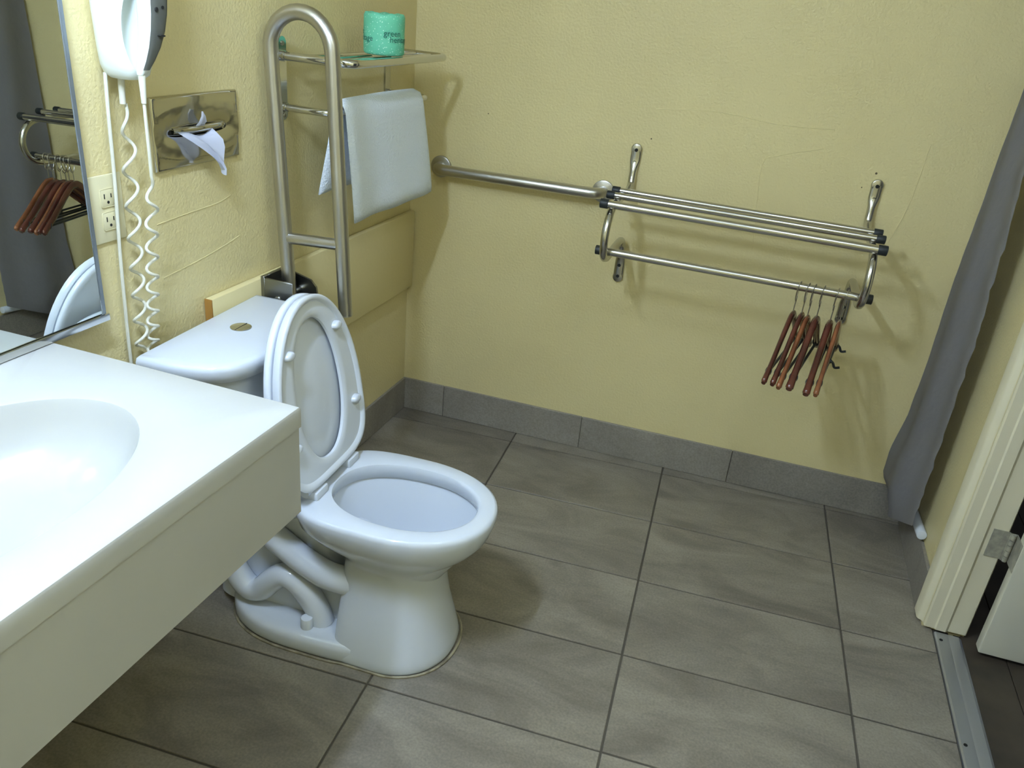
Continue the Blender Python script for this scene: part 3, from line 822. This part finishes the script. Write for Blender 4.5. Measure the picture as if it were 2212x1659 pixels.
# scoop in the front right of the holder
bm = bmesh.new()
rgs = []
for k in range(1, 16):
    f = -math.cos(PI*k/16); s_ = math.sin(PI*k/16)
    rgs.append([(.090+.030*s_*math.cos(t), -1.412+.030*s_*math.sin(t), 1.470+.080*f) for t in [2*PI*q_/24 for q_ in range(24)]])
loft(bm, rgs)
cut = finish(bm, 'cutter', 'dryergrey', None, FA, (0, 0, 0))
md = holder.modifiers.new('b', 'BOOLEAN'); md.operation = 'DIFFERENCE'; md.object = cut; md.solver = 'EXACT'
ORGH = ORG[hd.name]; 
bpy.context.view_layer.update()
dg = bpy.context.evaluated_depsgraph_get()
nm = bpy.data.meshes.new_from_object(holder.evaluated_get(dg))
holder.modifiers.clear(); holder.data = nm
for p in nm.polygons: p.use_smooth = True
nm.set_sharp_from_angle(angle=math.radians(40))
bpy.data.objects.remove(cut)
# handset
bm = bmesh.new()
hs = []
HS = ((1.388, .098, -1.420, .007, .008), (1.398, .100, -1.418, .011, .011), (1.415, .104, -1.412, .014, .015), (1.44, .109, -1.405, .017, .020), (1.47, .113, -1.399, .019, .0245), (1.50, .115, -1.396, .021, .027), (1.54, .116, -1.394, .022, .029), (1.60, .115, -1.394, .023, .031), (1.66, .112, -1.394, .026, .034), (1.71, .110, -1.394, .026, .034), (1.735, .108, -1.394, .015, .02))
for z, xc_, yc_, a, b in HS:
    hs.append(sup(xc_, yc_, a, b, z, 2.8, 28))
loft(bm, hs); hand = finish(bm, 'handset', 'dryer', hd, angle=60)
bm = bmesh.new()
rows = []
for z, xc_, yc_, a, b in HS[1:-1]:
    rows.append([(xc_+a*(1-abs(v)**2.8)**(1/2.8)+.0009, yc_+b*v+(.0009 if v > .9 else 0), z) for v in [-.80+1.78*k/10 for k in range(11)]])
V = [[bm.verts.new(p) for p in r] for r in rows]
for i in range(len(rows)-1):
    for k in range(10): bm.faces.new((V[i][k], V[i][k+1], V[i+1][k+1], V[i+1][k]))
bmesh.ops.solidify(bm, geom=bm.faces[:], thickness=.0012)
face = finish(bm, 'grey_face', 'dryergrey', hand, angle=60, label='grey front face of the handset')
bm = bmesh.new()
bm.free()
for y_, z_, w_, h_ in ((-1.398, 1.462, .014, .0035), (-1.408, 1.508, .007, .009), (-1.392, 1.512, .007, .006), (-1.400, 1.528, .014, .0035)):
    bm = bmesh.new(); cyl(bm, (.128, y_, z_), (1, 0, 0), .5*max(w_, h_), .0105, 12)
    for v in bm.verts: v.co.z = z_+(v.co.z-z_)*min(1, h_/w_); v.co.y = y_+(v.co.y-y_)*min(1, w_/h_)
    finish(bm, 'slot', 'dark', hand)
# straight power cord
bm = bmesh.new()
tube(bm, spline([(.020, -1.432, 1.385), (.018, -1.434, 1.30), (.016, -1.436, 1.17), (.014, -1.443, 1.02), (.014, -1.447, .90), (.012, -1.447, .80), (.011, -1.444, .60)], 6), .0038, 8)
finish(bm, 'power_cord', 'cord', hd)
# coiled cord: down from the holder, loop behind the tank, up to the handset
bm = bmesh.new()
bm2 = []
c0 = [(.030, -1.402, 1.385), (.030, -1.404, 1.35), (.030, -1.405, 1.325)]
tube(bm, spline(c0, 4), [.0065]*5+[.0062]*4 , 10)
pts = []
def ax(t, a, b): return Vector(a).lerp(Vector(b), t)
A1, A2 = (.030, -1.398, 1.325), (.019, -1.418, .76)
for k in range(0, 191):
    t = k/190; ph = 2*PI*(8.4*(t+.35*t*t)/1.35); r = .0165*min(1, t*8)
    p = ax(t, A1, A2); pts.append(p+Vector((r*.55*math.sin(ph), r*math.cos(ph), 0)))
B1, B2 = (.019, -1.385, .76), (.088, -1.410, 1.19)
for k in range(1, 12):
    t = k/12; pts.append(Vector((.019, -1.4015-.0165*math.cos(PI*t), .76-.03*math.sin(PI*t))))
for k in range(0, 161):
    t = k/160; ph = 2*PI*(9.2*(1.35*t-.35*t*t)); r = .0150*min(1, (1-t)*8+.0)
    p = ax(t, B1, B2); pts.append(p+Vector((r*.55*math.sin(ph), r*math.cos(ph), 0)))
pts += [Vector((.092, -1.414, 1.24)), Vector((.096, -1.419, 1.30)), Vector((.097, -1.420, 1.355)), Vector((.098, -1.420, 1.392))]
tube(bm, pts, .0034, 8)
tube(bm, [(.097, -1.420, 1.335), (.0975, -1.420, 1.36), (.098, -1.420, 1.392)], [.0050, .0062, .0075], 10)
finish(bm, 'coiled_cord', 'cord', hd)

# ------------------------------------------------------------------ curtain on the right
cr = thing('curtain_rod', 'chrome curtain rod carrying the grey shower curtain in the corner', 'curtain rod', (1.90, 0, 2.1), FB)
bm = bmesh.new(); tube(bm, [(1.895, -.002, 2.1), (1.895, -.46, 2.1)], .0125, 12); cyl(bm, (1.895, 0, 2.1), (0, -1, 0), .03, .008, 18, .002); finish(bm, 'rod', 'chrome', cr)
bm = bmesh.new(); tube(bm, [(1.895, -.45, 2.1), (XC, -.45, 2.1)], .008, 10); finish(bm, 'end_arm', 'chrome', cr)
NC, NZ = 72, 80
def lerp_tab(tab, z):
    for (z0, v0), (z1, v1) in zip(tab[:-1], tab[1:]):
        if z0 <= z <= z1: t = (z-z0)/(z1-z0); t = t*t*(3-2*t); return v0+(v1-v0)*t
    return tab[0][1] if z < tab[0][0] else tab[-1][1]
XL = [(.03, 1.925), (.11, 1.893), (.20, 1.855), (.27, 1.854), (.45, 1.874), (.62, 1.879), (.86, 1.877), (1.24, 1.885), (1.47, 1.891), (2.12, 1.900)]
XR = [(.10, 1.916), (.40, 1.915), (.80, 1.911), (1.06, 1.899), (1.29, 1.885), (2.12, 1.880)]
G = []
for j in range(NZ+1):
    f = j/NZ
    row = []
    for k in range(NC+1):
        s = k/NC
        zb = .045+.145*s                       # the hem rises towards the room
        z = 2.0865-f*(2.0865-zb)
        y = -.022+(-.345+.022)*s-.012*math.sin(PI*s)*f
        a, b = lerp_tab(XL, z), lerp_tab(XR, z)
        x = a+(b-a)*s
        low = min(1, max(0, (2.0-z)/1.6))
        x += -.012*math.sin(PI*s*1.0)*(.5+.5*low)+.010*math.sin(2*PI*1.5*s+.4+z*.5)*math.sin(PI*s)**.5
        e = max(0, (s-.62)/.38)
        x += .0022*e*math.sin(z*105+6*s)*math.sin(z*23+1.3)+.0012*math.sin(z*61+s*9)*(.3+e)
        row.append((min(x, 1.952), min(y, -.016), z))
    G.append(row)
bm = bmesh.new()
V = [[bm.verts.new(p) for p in r] for r in G]
for j in range(NZ):
    for k in range(NC): bm.faces.new((V[j][k], V[j][k+1], V[j+1][k+1], V[j+1][k]))
bmesh.ops.solidify(bm, geom=bm.faces[:], thickness=.002)
finish(bm, 'shower_curtain', 'curtain', None, FB, (1.897, -.18, .115), angle=80, label='grey vinyl shower curtain hanging in the corner by the doorway', cat='curtain')
# white plastic pipe lying along the right wall above the baseboard
bm = bmesh.new(); cyl(bm, (XC-.0162, -.08, .138), (0, -.995, .099), .0155, .268, 24, .002)
finish(bm, 'plastic_pipe', 'plastic', None, FB, (XC, -.34, .15), label='short white plastic pipe along the wall above the baseboard, half behind the curtain', cat='pipe')
# paint ridges of patched plaster and old nail holes
for pts_, fr, par in (([(1.255, .0, .895), (1.24, .0, 1.02), (1.228, .0, 1.175), (1.27, 0, 1.205), (1.33, 0, 1.225), (1.40, 0, 1.245)], FB, wall_back),
                      ([(.86, 0, 1.30), (1.05, 0, 1.315), (1.25, 0, 1.30), (1.42, 0, 1.305)], FB, wall_back),
                      ([(1.66, 0, .98), (1.69, 0, 1.12), (1.70, 0, 1.30)], FB, wall_back),
                      ([(0, -1.312, 1.052), (0, -1.20, 1.058), (0, -1.10, 1.062), (0, -1.046, 1.072)], FA, wall_left),
                      ([(0, -1.307, .924), (0, -1.18, .936), (0, -1.08, .950), (0, -1.018, .962)], FA, wall_left)):
    bm = bmesh.new(); tube(bm, spline(pts_, 6), .0013, 6); finish(bm, 'paint_ridge', 'wall', par)
for x_, z_, r_ in ((1.571, 1.193, .0035), (.284, 1.215, .002), (.86, 1.205, .0025), (1.54, 1.145, .002)):
    bm = bmesh.new(); cyl(bm, (x_, .001, z_), (0, -1, 0), r_, .0018, 10); finish(bm, 'nail_hole', 'hole', wall_back)
